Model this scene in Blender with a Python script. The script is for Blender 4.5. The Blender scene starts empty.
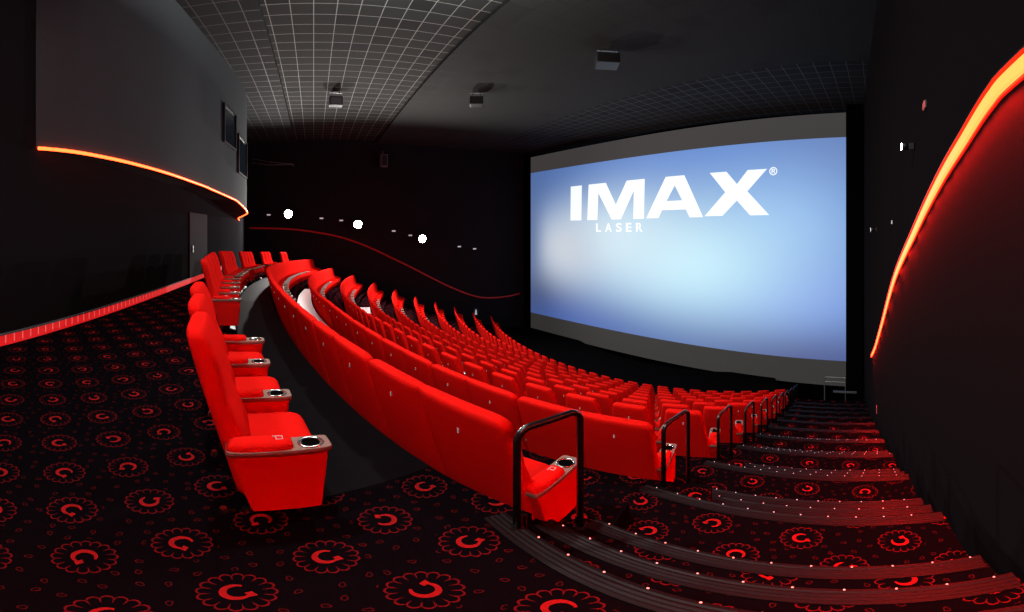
import bpy, bmesh, math, random
from mathutils import Vector, Matrix
random.seed(7)
PI = math.pi
scn = bpy.context.scene
C = scn.collection

# ---------------------------------------------------------------- camera
EYE = 1.70
F = 360.0                                   # pixels per radian of the wide panorama
cd = bpy.data.cameras.new('camera')
cd.type = 'PANO'
cd.panorama_type = 'EQUIRECTANGULAR'
cd.longitude_min = -512 / F
cd.longitude_max = 512 / F
cd.latitude_min = -(612 - 231) / F
cd.latitude_max = 231 / F
cd.clip_start = 0.02
cam = bpy.data.objects.new('camera', cd)
cam.location = (0, 0, EYE)
cam.rotation_euler = (PI / 2, 0, 1.02)      # level, looking across the rows to the left of the screen
C.objects.link(cam)
scn.camera = cam

# ---------------------------------------------------------------- world and house lights
w = bpy.data.worlds.new('world')
scn.world = w
w.use_nodes = True
w.node_tree.nodes['Background'].inputs[0].default_value = (0.02, 0.022, 0.03, 1)
w.node_tree.nodes['Background'].inputs[1].default_value = 0.3
scn.view_settings.view_transform = 'Standard'
scn.view_settings.look = 'None'
scn.view_settings.gamma = 1
scn.view_settings.exposure = 0.0
scn.view_settings.use_curve_mapping = False


def area(name, loc, size, power, col, rot=(0, 0, 0), spread=PI):
    l = bpy.data.lights.new(name, 'AREA')
    l.shape = 'DISK'
    l.size = size
    l.energy = power
    l.color = col
    l.spread = spread
    o = bpy.data.objects.new(name, l)
    o.location = loc
    o.rotation_euler = rot
    C.objects.link(o)
    return o


# unseen house lights high over the cross aisle, with no fixtures
area('unseen_house_light', (0.0, -3.1, 6.2), 0.4, 80, (1.0, 0.95, 0.9), (math.radians(32), 0, math.radians(55)), math.radians(140))
area('unseen_house_light', (-3.2, -1.7, 8.05), 0.5, 195, (1.0, 0.95, 0.9), (math.radians(30), 0, 0), math.radians(110))
area('unseen_house_light', (-7.2, 0.9, 8.2), 0.5, 300, (1.0, 0.95, 0.9), (math.radians(25), 0, 0), math.radians(115))
# added unseen uplight, no fixture, brightening the tiled ceiling
area('ceiling_fill', (-5.6, 1.8, 6.5), 0.8, 650, (0.93, 1.0, 0.97), (PI, 0, 0), PI)

# ---------------------------------------------------------------- materials


def principled(name, col, rough=0.6, metal=0.0, spec=0.5, emit=None, estr=0.0, sheen=0.0):
    m = bpy.data.materials.new(name)
    m.use_nodes = True
    b = m.node_tree.nodes['Principled BSDF']
    b.inputs['Base Color'].default_value = (*col, 1)
    b.inputs['Roughness'].default_value = rough
    b.inputs['Metallic'].default_value = metal
    b.inputs['Specular IOR Level'].default_value = spec
    if sheen:
        b.inputs['Sheen Weight'].default_value = sheen
        b.inputs['Sheen Roughness'].default_value = 0.4
    if emit:
        b.inputs['Emission Color'].default_value = (*emit, 1)
        b.inputs['Emission Strength'].default_value = estr
    return m


class NT:
    """tiny helper to write node maths"""
    def __init__(s, m):
        s.t = m.node_tree
        s.n = s.t.nodes

    def lk(s, a, b):
        s.t.links.new(a, b)

    def m(s, op, a, b=None, c=None):
        n = s.n.new('ShaderNodeMath')
        n.operation = op
        for i, v in enumerate((a, b, c)):
            if v is None:
                continue
            if isinstance(v, (int, float)):
                n.inputs[i].default_value = v
            else:
                s.lk(v, n.inputs[i])
        return n.outputs[0]

    def pos(s):
        g = s.n.new('ShaderNodeNewGeometry')
        x = s.n.new('ShaderNodeSeparateXYZ')
        s.lk(g.outputs['Position'], x.inputs[0])
        return x.outputs

    def mix(s, f, a, b):
        n = s.n.new('ShaderNodeMix')
        n.data_type = 'RGBA'
        for i, v in ((0, f), (6, a), (7, b)):
            if isinstance(v, (int, float)):
                n.inputs[i].default_value = v
            elif isinstance(v, tuple):
                n.inputs[i].default_value = (*v, 1)
            else:
                s.lk(v, n.inputs[i])
        return n.outputs[2]


def fabric(name, col, col2, scale=60, rough=0.9, bump=0.15, sheen=0.0, spec=0.15):
    m = principled(name, col, rough, spec=spec, sheen=sheen)
    t = NT(m)
    b = t.n['Principled BSDF']
    tc = t.n.new('ShaderNodeTexCoord')
    nz = t.n.new('ShaderNodeTexNoise')
    nz.inputs['Scale'].default_value = scale
    nz.inputs['Detail'].default_value = 3
    t.lk(tc.outputs['Object'], nz.inputs['Vector'])
    t.lk(t.mix(nz.outputs[0], col, col2), b.inputs['Base Color'])
    bp = t.n.new('ShaderNodeBump')
    bp.inputs['Strength'].default_value = bump
    bp.inputs['Distance'].default_value = 0.004
    t.lk(nz.outputs[0], bp.inputs['Height'])
    t.lk(bp.outputs[0], b.inputs['Normal'])
    return m


M = {}
M['red'] = fabric('red_velour', (0.74, 0.012, 0.009), (0.66, 0.010, 0.0075), 90, rough=1.0, spec=0.0)
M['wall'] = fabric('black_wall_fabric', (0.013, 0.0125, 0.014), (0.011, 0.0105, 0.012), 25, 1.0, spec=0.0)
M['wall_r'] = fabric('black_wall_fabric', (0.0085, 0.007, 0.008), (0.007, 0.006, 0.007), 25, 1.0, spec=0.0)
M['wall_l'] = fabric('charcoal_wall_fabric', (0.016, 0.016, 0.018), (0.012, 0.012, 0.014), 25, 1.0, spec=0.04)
M['booth'] = fabric('grey_booth_plaster', (0.062, 0.070, 0.073), (0.059, 0.067, 0.070), 2, 0.95, 0.03, spec=0.05)
M['black'] = principled('black_plastic', (0.012, 0.012, 0.013), 0.45)
M['rail'] = principled('black_gloss_paint', (0.008, 0.008, 0.009), 0.22)
M['chrome'] = principled('chrome', (0.75, 0.74, 0.72), 0.2, 1.0)
M['rim'] = principled('bronze_grey_rim', (0.24, 0.17, 0.14), 0.75, 0.0, 0.2)
M['aisle'] = fabric('black_aisle_floor', (0.004, 0.004, 0.005), (0.003, 0.003, 0.004), 12, 0.6, 0.03, spec=0.03)
M['rowfloor'] = fabric('dark_terrace_floor', (0.030, 0.012, 0.014), (0.02, 0.01, 0.012), 12, 0.5, 0.03)
M['glare_white'] = principled('painted_lamp_glare', (0.75, 0.77, 0.8), 0.25)  # white stands in for lamp glare on the row floors
M['tag'] = principled('pale_number_tag', (0.65, 0.6, 0.6), 0.4)
M['lens'] = principled('lamp_lens', (0.9, 0.9, 0.9), 0.3, emit=(1.0, 0.97, 0.9), estr=60)
M['small_lens'] = principled('small_lamp_lens', (0.9, 0.9, 0.9), 0.3, emit=(1.0, 0.97, 0.9), estr=2.5)
M['led_dot'] = principled('step_light_lens', (0.9, 0.4, 0.35), 0.3, emit=(1.0, 0.30, 0.26), estr=1.5)
M['led_dot_cool'] = principled('step_light_lens_pale', (0.9, 0.8, 0.8), 0.3, emit=(0.8, 0.55, 0.6), estr=0.6)
M['led'] = principled('red_light_strip', (0.9, 0.1, 0.02), 0.4, emit=(1.0, 0.0110, 0.0022), estr=60)
M['led_edge'] = principled('red_light_edge', (0.6, 0.02, 0.01), 0.4, emit=(1.0, 0.010, 0.004), estr=1.1)
M['led_orange'] = principled('orange_light_strip', (0.9, 0.1, 0.02), 0.4, emit=(1.0, 0.062, 0.012), estr=9)
M['led_dim'] = principled('dark_red_wall_strip', (0.25, 0.01, 0.01), 0.4, emit=(1.0, 0.02, 0.02), estr=0.05)
M['nosing'] = principled('ribbed_stair_nosing', (0.0058, 0.0055, 0.0065), 0.45, 0.0, 0.12)
M['lit_grey'] = principled('lit_wall_grey', (0.055, 0.054, 0.056), 0.8, spec=0.0)  # paler grey carries the light falling on the rear wall
M['glass'] = principled('dark_projection_glass', (0.012, 0.018, 0.025), 0.08)
M['metal'] = principled('grey_metal', (0.22, 0.22, 0.23), 0.4, 0.6)
M['plate'] = principled('white_wall_plate', (0.7, 0.7, 0.7), 0.5, emit=(0.9, 0.9, 1.0), estr=0.3)
M['red_plate'] = principled('red_marker_plate', (0.5, 0.1, 0.1), 0.4, emit=(1.0, 0.15, 0.12), estr=0.25)
M['front'] = principled('black_masking_cloth', (0.0015, 0.0015, 0.0018), 1.0, spec=0.02)

# carpet with lattice of red rosettes -------------------------------------------------
PIT = 0.4068


def make_carpet():
    m = principled('black_red_rosette_carpet', (0.01, 0.01, 0.01), 1.0, spec=0.0)
    t = NT(m)
    P = t.pos()
    X, Y = P[0], P[1]
    th = -2.354
    yd = (math.sin(th), math.cos(th))
    xd = (math.sin(th + PI / 2), math.cos(th + PI / 2))
    u = t.m('ADD', t.m('MULTIPLY', X, xd[0] / PIT), t.m('MULTIPLY', Y, xd[1] / PIT))
    u = t.m('DIVIDE', t.m('SUBTRACT', u, 0.479), 0.961)
    v = t.m('SUBTRACT', t.m('ADD', t.m('MULTIPLY', X, yd[0] / PIT), t.m('MULTIPLY', Y, yd[1] / PIT)), 10.249)
    ru, rv = t.m('ROUND', u), t.m('ROUND', v)
    du = t.m('MULTIPLY', t.m('SUBTRACT', u, ru), PIT * 0.961)
    dv = t.m('MULTIPLY', t.m('SUBTRACT', v, rv), PIT)
    comb = t.n.new('ShaderNodeCombineXYZ')
    t.lk(ru, comb.inputs[0])
    t.lk(rv, comb.inputs[1])
    wn = t.n.new('ShaderNodeTexWhiteNoise')
    wn.noise_dimensions = '2D'
    t.lk(comb.outputs[0], wn.inputs['Vector'])
    rnd = wn.outputs['Value']
    r = t.m('SQRT', t.m('ADD', t.m('MULTIPLY', du, du), t.m('MULTIPLY', dv, dv)))
    ang = t.m('ARCTAN2', dv, du)
    s8 = t.m('ABSOLUTE', t.m('SINE', t.m('MULTIPLY', ang, 8.0)))
    # scalloped outline
    Ro = t.m('ADD', 0.104, t.m('MULTIPLY', t.m('POWER', s8, 0.6), 0.019))
    line = t.m('LESS_THAN', t.m('ABSOLUTE', t.m('SUBTRACT', r, Ro)), 0.0042)
    # petal dividers narrowing inwards
    inb = t.m('MULTIPLY', t.m('GREATER_THAN', r, 0.079), t.m('LESS_THAN', r, 0.106))
    wdt = t.m('MULTIPLY', t.m('SUBTRACT', r, 0.074), 9.0)
    div = t.m('MULTIPLY', inb, t.m('LESS_THAN', s8, wdt))
    # inner crescent, turned a different way in each rosette
    a0 = t.m('SUBTRACT', t.m('MODULO', t.m('ADD', t.m('ADD', ang, PI), t.m('MULTIPLY', rnd, 2 * PI)), 2 * PI), PI)
    aa = t.m('ABSOLUTE', a0)
    wd = t.m('ADD', 0.0035, t.m('MULTIPLY', t.m('COSINE', t.m('MULTIPLY', aa, 0.62)), 0.0085))
    cres = t.m('MULTIPLY', t.m('LESS_THAN', t.m('ABSOLUTE', t.m('SUBTRACT', r, 0.043)), wd), t.m('LESS_THAN', aa, 2.35))
    # arrow head at one end of the crescent
    ahx = t.m('SUBTRACT', t.m('MULTIPLY', r, t.m('COSINE', a0)), -0.034)
    ahy = t.m('SUBTRACT', t.m('MULTIPLY', r, t.m('SINE', a0)), 0.030)
    tri = t.m('ADD', t.m('ABSOLUTE', t.m('ADD', t.m('MULTIPLY', ahx, 0.7), t.m('MULTIPLY', ahy, 0.7))),
              t.m('ABSOLUTE', t.m('SUBTRACT', t.m('MULTIPLY', ahx, 0.7), t.m('MULTIPLY', ahy, 0.4))))
    head = t.m('LESS_THAN', tri, 0.017)
    cres = t.m('MAXIMUM', cres, head)
    # small heart outlines between the rosettes
    q = PIT / 4.0
    hu = t.m('DIVIDE', t.m('ADD', t.m('MULTIPLY', X, 0.92), t.m('MULTIPLY', Y, 0.39)), q)
    hv = t.m('DIVIDE', t.m('SUBTRACT', t.m('MULTIPLY', Y, 0.92), t.m('MULTIPLY', X, 0.39)), q)
    fu, fv = t.m('ROUND', hu), t.m('ROUND', hv)
    c2 = t.n.new('ShaderNodeCombineXYZ')
    t.lk(fu, c2.inputs[0])
    t.lk(fv, c2.inputs[1])
    w2 = t.n.new('ShaderNodeTexWhiteNoise')
    w2.noise_dimensions = '2D'
    t.lk(c2.outputs[0], w2.inputs['Vector'])
    sc = t.n.new('ShaderNodeSeparateColor')
    t.lk(w2.outputs['Color'], sc.inputs[0])
    hx = t.m('SUBTRACT', t.m('MULTIPLY', t.m('SUBTRACT', hu, fu), q), t.m('MULTIPLY', t.m('SUBTRACT', sc.outputs[0], 0.5), 0.05))
    hy = t.m('SUBTRACT', t.m('MULTIPLY', t.m('SUBTRACT', hv, fv), q), t.m('MULTIPLY', t.m('SUBTRACT', sc.outputs[1], 0.5), 0.05))
    hr = t.m('SQRT', t.m('ADD', t.m('MULTIPLY', hx, hx), t.m('MULTIPLY', hy, hy)))
    ha = t.m('ADD', t.m('ARCTAN2', hy, hx), t.m('MULTIPLY', sc.outputs[2], 6.28))
    Rh = t.m('ADD', 0.010, t.m('MULTIPLY', t.m('POWER', t.m('MAXIMUM', t.m('COSINE', ha), 0.0), 6.0), 0.009))
    heart = t.m('LESS_THAN', t.m('ABSOLUTE', t.m('SUBTRACT', hr, Rh)), 0.0022)
    heart = t.m('MULTIPLY', heart, t.m('GREATER_THAN', r, 0.145))
    b = t.n['Principled BSDF']
    nz = t.n.new('ShaderNodeTexNoise')
    nz.inputs['Scale'].default_value = 220
    ring = t.m('MAXIMUM', line, div)
    k = t.mix(nz.outputs[0], (0.0022, 0.002, 0.0032), (0.0038, 0.0028, 0.004))
    k = t.mix(heart, k, (0.055, 0.005, 0.006))
    k = t.mix(ring, k, (0.090, 0.006, 0.008))
    k = t.mix(cres, k, (0.24, 0.010, 0.011))
    t.lk(k, b.inputs['Base Color'])
    bp = t.n.new('ShaderNodeBump')
    bp.inputs['Strength'].default_value = 0.3
    bp.inputs['Distance'].default_value = 0.003
    t.lk(nz.outputs[0], bp.inputs['Height'])
    t.lk(bp.outputs[0], b.inputs['Normal'])
    return m


M['carpet'] = make_carpet()


def grid_ceiling(name, tile, tile2, bar, step, half, rough_bar, metal_bar):
    m = principled(name, tile, 0.8, spec=0.2)
    t = NT(m)
    P = t.pos()
    fx = t.m('ABSOLUTE', t.m('SUBTRACT', t.m('FRACT', t.m('DIVIDE', P[0], step)), 0.5))
    fy = t.m('ABSOLUTE', t.m('SUBTRACT', t.m('FRACT', t.m('DIVIDE', P[1], step)), 0.5))
    g = t.m('GREATER_THAN', t.m('MAXIMUM', fx, fy), 0.5 - half / step)
    c = t.n.new('ShaderNodeCombineXYZ')
    t.lk(t.m('FLOOR', t.m('DIVIDE', P[0], step)), c.inputs[0])
    t.lk(t.m('FLOOR', t.m('DIVIDE', P[1], step)), c.inputs[1])
    wn = t.n.new('ShaderNodeTexWhiteNoise')
    wn.noise_dimensions = '2D'
    t.lk(c.outputs[0], wn.inputs['Vector'])
    base = t.mix(t.m('GREATER_THAN', wn.outputs[0], 0.9), tile, tile2)
    b = t.n['Principled BSDF']
    t.lk(t.mix(g, base, bar), b.inputs['Base Color'])
    t.lk(t.m('SUBTRACT', 0.85, t.m('MULTIPLY', g, 0.85 - rough_bar)), b.inputs['Roughness'])
    t.lk(t.m('MULTIPLY', g, metal_bar), b.inputs['Metallic'])
    return m


M['ceil_a'] = grid_ceiling('ceiling_tiles_pale_bars', (0.0125, 0.0135, 0.0130), (0.006, 0.006, 0.0065), (0.185, 0.19, 0.18), 0.6, 0.011, 0.6, 0.0)
M['ceil_b'] = grid_ceiling('ceiling_tiles_dark_joints', (0.0155, 0.017, 0.0165), (0.0125, 0.0135, 0.013), (0.005, 0.005, 0.005), 0.75, 0.014, 0.7, 0.0)
M['ceil_c'] = grid_ceiling('ceiling_tiles_steel_bars', (0.010, 0.0105, 0.011), (0.006, 0.006, 0.0065), (0.06, 0.062, 0.066), 0.6, 0.014, 0.5, 0.0)


def led_ladder():
    m = principled('red_lit_skirting', (0.5, 0.02, 0.02), 0.4)
    t = NT(m)
    P = t.pos()
    b = t.n['Principled BSDF']
    f = t.m('ABSOLUTE', t.m('SUBTRACT', t.m('FRACT', t.m('DIVIDE', P[0], 0.17)), 0.5))
    g = t.m('GREATER_THAN', f, 0.44)
    zb = t.m('GREATER_THAN', P[2], 0.035)
    g = t.m('MULTIPLY', g, zb)
    t.lk(t.mix(g, (0.75, 0.010, 0.012), (1.0, 0.16, 0.14)), b.inputs['Emission Color'])
    b.inputs['Emission Strength'].default_value = 0.75
    return m


M['ladder'] = led_ladder()


def screen_mat():
    m = bpy.data.materials.new('projected_picture')
    m.use_nodes = True
    t = NT(m)
    t.n.clear()
    out = t.n.new('ShaderNodeOutputMaterial')
    add = t.n.new('ShaderNodeAddShader')
    em = t.n.new('ShaderNodeEmission')
    df = t.n.new('ShaderNodeBsdfDiffuse')
    df.inputs[0].default_value = (0.04, 0.04, 0.04, 1)
    uv = t.n.new('ShaderNodeUVMap')
    sp = t.n.new('ShaderNodeSeparateXYZ')
    t.lk(uv.outputs[0], sp.inputs[0])
    U, V = sp.outputs[0], sp.outputs[1]       # metres along the screen, metres above the floor datum

    def blob(u, v, su, sv):
        a = t.m('DIVIDE', t.m('SUBTRACT', U, u), su)
        c = t.m('DIVIDE', t.m('SUBTRACT', V, v), sv)
        d = t.m('ADD', t.m('MULTIPLY', a, a), t.m('MULTIPLY', c, c))
        return t.m('EXPONENT', t.m('MULTIPLY', d, -1.0))
    col = (0.088, 0.185, 0.50)
    for (u, v, su, sv, k, a) in SCREEN_BLOBS:
        f = t.m('MULTIPLY', blob(u, v, su, sv), a)
        col = t.mix(f, col, k)
    inside = t.m('MULTIPLY', t.m('LESS_THAN', V, 6.5), t.m('GREATER_THAN', V, -5.1))
    n = t.n.new('ShaderNodeMapRange')
    t.lk(V, n.inputs[0])
    n.inputs[1].default_value = -6.5
    n.inputs[2].default_value = 7.8
    n.inputs[3].default_value = 0.0
    n.inputs[4].default_value = 1.0
    band = t.mix(n.outputs[0], (0.026, 0.026, 0.024), (0.045, 0.043, 0.043))  # spill light on the letterbox bands, put in as emission
    col = t.mix(inside, band, col)
    t.lk(col, em.inputs[0])
    em.inputs[1].default_value = 1.0
    t.lk(em.outputs[0], add.inputs[0])
    t.lk(df.outputs[0], add.inputs[1])
    t.lk(add.outputs[0], out.inputs[0])
    return m


SCREEN_BLOBS = [
    # u, v, size u, size v, colour, amount
    (0.0, 5.5, 6.0, 3.5, (0.06, 0.13, 0.33), 0.8),
    (0.0, -3.5, 5.5, 3.0, (0.022, 0.030, 0.085), 1.0),
    (9.0, -4.6, 9.0, 2.2, (0.050, 0.11, 0.40), 0.95),
    (20.5, -5.0, 7.0, 2.3, (0.06, 0.075, 0.23), 0.95),
    (14.0, 5.8, 7.0, 2.6, (0.12, 0.26, 0.66), 0.7),
    (22.7, 6.0, 4.0, 3.0, (0.13, 0.20, 0.45), 0.7),
    (19.5, 2.0, 5.0, 3.6, (0.34, 0.58, 0.96), 0.7),
    (20.0, -1.6, 5.5, 2.2, (0.22, 0.34, 0.84), 0.7),
    (14.0, -0.2, 6.5, 3.4, (0.56, 0.86, 0.99), 0.98),
    (8.5, 1.2, 5.5, 3.2, (0.68, 0.86, 0.95), 0.9),
    (3.6, 0.4, 3.4, 2.6, (0.60, 0.65, 0.72), 0.95),
    (0.0, 1.0, 1.3, 5.0, (0.09, 0.15, 0.30), 0.75),
]
M['screen'] = screen_mat()
M['letters'] = principled('projected_white', (0.2, 0.2, 0.2), 0.6, emit=(0.90, 0.97, 1.0), estr=1.0)

# ---------------------------------------------------------------- builders


def setp(o, label=None, cat=None, group=None, kind=None):
    if label:
        o['label'] = label
    if cat:
        o['category'] = cat
    if group:
        o['group'] = group
    if kind:
        o['kind'] = kind
    return o


def obj(name, bm, mat, parent=None, smooth=False, loc=None):
    me = bpy.data.meshes.new(name)
    bmesh.ops.recalc_face_normals(bm, faces=bm.faces)
    bm.to_mesh(me)
    bm.free()
    if smooth:
        for p in me.polygons:
            p.use_smooth = True
    me.materials.append(mat)
    o = bpy.data.objects.new(name, me)
    C.objects.link(o)
    if parent:
        o.parent = parent
    if loc:
        o.location = loc
    return o


def thing(name, label, cat, loc=(0, 0, 0), rz=0.0, group=None):
    o = bpy.data.objects.new(name, None)
    o.empty_display_size = 0.2
    o.location = loc
    o.rotation_euler = (0, 0, rz)
    C.objects.link(o)
    return setp(o, label, cat, group)


def box(bm, x0, x1, y0, y1, z0, z1, mat=None):
    vs = [bm.verts.new((x, y, z)) for x in (x0, x1) for y in (y0, y1) for z in (z0, z1)]
    idx = ((0, 1, 3, 2), (4, 6, 7, 5), (0, 4, 5, 1), (2, 3, 7, 6), (0, 2, 6, 4), (1, 5, 7, 3))
    fs = [bm.faces.new([vs[i] for i in f]) for f in idx]
    if mat is not None:
        for v in vs:
            v.co = mat @ v.co
    return vs


def bevel_all(bm, off, seg=3):
    bmesh.ops.bevel(bm, geom=list(bm.edges), offset=off, segments=seg, profile=0.6, affect='EDGES', clamp_overlap=True)


def prism_x(bm, poly, x0, x1):
    a = [bm.verts.new((x0, y, z)) for y, z in poly]
    b = [bm.verts.new((x1, y, z)) for y, z in poly]
    n = len(poly)
    bm.faces.new(a)
    bm.faces.new(list(reversed(b)))
    for i in range(n):
        j = (i + 1) % n
        bm.faces.new((a[i], b[i], b[j], a[j]))


def prism_z(bm, poly, z0, z1, holes=None):
    a = [bm.verts.new((x, y, z0)) for x, y in poly]
    b = [bm.verts.new((x, y, z1)) for x, y in poly]
    n = len(poly)
    bm.faces.new(a)
    bm.faces.new(list(reversed(b)))
    for i in range(n):
        j = (i + 1) % n
        bm.faces.new((a[i], b[i], b[j], a[j]))


def loft(bm, secs):
    """rings of equal length points; capped"""
    rings = [[bm.verts.new(p) for p in s] for s in secs]
    n = len(rings[0])
    for r0, r1 in zip(rings, rings[1:]):
        for i in range(n):
            j = (i + 1) % n
            bm.faces.new((r0[i], r0[j], r1[j], r1[i]))
    bm.faces.new(rings[0])
    bm.faces.new(list(reversed(rings[-1])))


def sup_ring(xc, yc, z, hx, hy, n=20, e=4.0):
    pts = []
    for i in range(n):
        a = 2 * PI * (i + 0.5) / n
        c, s = math.cos(a), math.sin(a)
        pts.append((xc + hx * math.copysign(abs(c) ** (2 / e), c), yc + hy * math.copysign(abs(s) ** (2 / e), s), z))
    return pts


def tube(bm, pts, r, n=8, closed=False):
    pts = [Vector(p) for p in pts]
    rings = []
    for i, p in enumerate(pts):
        if i == 0:
            d = pts[1] - p
        elif i == len(pts) - 1:
            d = p - pts[i - 1]
        else:
            d = (pts[i + 1] - p).normalized() + (p - pts[i - 1]).normalized()
        d.normalize()
        up = Vector((1, 0, 0)) if abs(d.x) < 0.9 else Vector((0, 0, 1))
        a = d.cross(up).normalized()
        b = d.cross(a).normalized()
        rings.append([bm.verts.new(p + (a * math.cos(2 * PI * k / n) + b * math.sin(2 * PI * k / n)) * r) for k in range(n)])
    for r0, r1 in zip(rings, rings[1:]):
        for i in range(n):
            j = (i + 1) % n
            bm.faces.new((r0[i], r0[j], r1[j], r1[i]))
    bm.faces.new(rings[0])
    bm.faces.new(list(reversed(rings[-1])))


def cyl(bm, c, r, h, n=16, axis='z', r2=None):
    r2 = r if r2 is None else r2
    A, B = [], []
    for i in range(n):
        a = 2 * PI * i / n
        x, y = math.cos(a), math.sin(a)
        if axis == 'z':
            A.append(bm.verts.new((c[0] + x * r, c[1] + y * r, c[2])))
            B.append(bm.verts.new((c[0] + x * r2, c[1] + y * r2, c[2] + h)))
        elif axis == 'x':
            A.append(bm.verts.new((c[0], c[1] + x * r, c[2] + y * r)))
            B.append(bm.verts.new((c[0] + h, c[1] + x * r2, c[2] + y * r2)))
        else:
            A.append(bm.verts.new((c[0] + x * r, c[1], c[2] + y * r)))
            B.append(bm.verts.new((c[0] + x * r2, c[1] + h, c[2] + y * r2)))
    bm.faces.new(A)
    bm.faces.new(list(reversed(B)))
    for i in range(n):
        j = (i + 1) % n
        bm.faces.new((A[i], B[i], B[j], A[j]))


# ---------------------------------------------------------------- plan of the auditorium
CX, CY, R0 = -14.45, 34.5, 35.98            # centre of the curved rows, radius of the aisle edge
DR = 1.38                                    # row to row
NROW = 10


def L(k):                                    # stair platform levels
    return -0.69 * k + 0.55 * (max(k, 0) / 9.0) ** 2


def warp(x, k):                              # the terraces fall away towards the far left
    return -0.06 * max(0.0, -x - 8.5) * max(0.0, 1 - k / 9.5)


def on_arc(R, a):
    return CX + R * math.sin(a), CY - R * math.cos(a)


def a_end(k, R=None):
    return math.asin((13.05 - 0.235 * k) / (R0 - DR * k))


def a_left(k):
    return -math.asin(min(0.6, (25.4 + CX) / (R0 - DR * k)))


def wall_x(y):                               # right-hand wall, slightly converging on the screen
    return 0.60 - 0.075 * y


def arc_slab(name, R_out, R_in, z, zbot, a0, a1, k, mat, n=72, kind='structure'):
    bm = bmesh.new()
    rows = []
    for i in range(n + 1):
        a = a0 + (a1 - a0) * i / n
        x0, y0 = on_arc(R_out, a)
        x1, y1 = on_arc(R_in, a)
        w0, w1 = warp(x0, k), warp(x1, k)
        rows.append([bm.verts.new(p) for p in ((x0, y0, z + w0), (x1, y1, z + w1), (x1, y1, zbot + w1), (x0, y0, zbot + w0))])
    for r0, r1 in zip(rows, rows[1:]):
        for q in range(4):
            p = (q + 1) % 4
            bm.faces.new((r0[q], r0[p], r1[p], r1[q]))
    bm.faces.new(rows[0])
    bm.faces.new(list(reversed(rows[-1])))
    return setp(obj(name, bm, mat), kind=kind)


# upper floor: from rear wall to the aisle edge, following the curve, plus the landing by the stairs
def upper_floor():
    bm = bmesh.new()
    N = 90
    a0, a1 = a_end(0), -0.33
    rows = []
    for i in range(N + 1):
        a = a0 + (a1 - a0) * i / N
        xe, ye = on_arc(R0, a)
        col = []
        for j in range(9):
            f = j / 8
            x = xe
            y = ye + (-5.2 - ye) * f
            col.append(bm.verts.new((x, y, warp(x, 0))))
        rows.append(col)
    for r0, r1 in zip(rows, rows[1:]):
        for j in range(8):
            bm.faces.new((r0[j], r0[j + 1], r1[j + 1], r1[j]))
    # landing right of the rows
    xe, ye = on_arc(R0, a0)
    ys = [-5.2, -2, 0, 0.4, 0.90]
    prev = None
    for x in (xe, xe + 0.4, 0.0, 1.3):
        cur = [bm.verts.new((x, y + (0.03 * x if y > 0.8 else 0), 0)) for y in ys]
        if prev:
            for j in range(4):
                bm.faces.new((prev[j], prev[j + 1], cur[j + 1], cur[j]))
        prev = cur
    bmesh.ops.remove_doubles(bm, verts=bm.verts, dist=0.002)
    ret = bmesh.ops.extrude_face_region(bm, geom=list(bm.faces))
    for v in [g for g in ret['geom'] if isinstance(g, bmesh.types.BMVert)]:
        v.co.z -= 0.25
    return setp(obj('floor', bm, M['carpet']), kind='structure')


upper_floor()
# black vinyl aisle between the upper chairs and the first terraced row
setp(arc_slab('floor_aisle', R0 + 0.80, R0 + 0.0, 0.004, -0.02, math.asin(12.35 / R0), -0.32, 0, M['aisle']), kind='structure')

# terraces
for k in range(NROW + 1):
    Ro = R0 - DR * k
    zs = L(k) - (0.49 if k < 2 else 0.42)
    zn = L(k + 1)
    ae, al = a_end(k), a_left(k)
    if k < NROW:
        arc_slab('floor_terrace', Ro - 0.001, Ro - 0.80, zs - 0.004, zs - 1.0, ae + 0.006, al, k, M['carpet'])
        arc_slab('floor_terrace', Ro - 0.80, Ro - DR, zn - 0.004, zn - 0.9, ae + 0.02, al, k + 0.5, M['carpet'])
    else:
        arc_slab('floor_terrace', Ro - 0.001, Ro - 4.5, zs + 0.2, zs - 1.0, ae, al, k, M['front'])

# lamp reflections on the floor between the upper rows, put in as white slabs
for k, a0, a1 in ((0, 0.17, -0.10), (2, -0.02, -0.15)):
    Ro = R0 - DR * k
    arc_slab('floor_glare', Ro - 0.86, Ro - DR - 0.0, L(k + 1) + 0.006, L(k + 1) - 0.02, a0, a1, k + 0.5, M['glare_white'], 40)

# stair aisle ---------------------------------------------------------------------------


def tread(name, k, xl, y0, y1, s0, s1, z):
    """block between two nearly straight edges; s = how much the edge slants"""
    bm = bmesh.new()
    N = 10
    rows = []
    for i in range(N + 1):
        f = i / N
        yy0, yy1 = y0, y1
        xr0 = wall_x(y0) + 0.12
        xr1 = wall_x(y1) + 0.12
        xa = xl + (xr0 - xl) * f
        xb = xl + (xr1 - xl) * f
        ya, yb = y0 + s0 * xa, y1 + s1 * xb
        rows.append([bm.verts.new(p) for p in ((xa, ya, z), (xb, yb, z), (xb, yb, z - 0.75), (xa, ya, z - 0.75))])
    for r0, r1 in zip(rows, rows[1:]):
        for q in range(4):
            p = (q + 1) % 4
            bm.faces.new((r0[q], r0[p], r1[p], r1[q]))
    bm.faces.new(rows[0])
    bm.faces.new(list(reversed(rows[-1])))
    return setp(obj(name, bm, M['carpet']), kind='structure')


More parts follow.
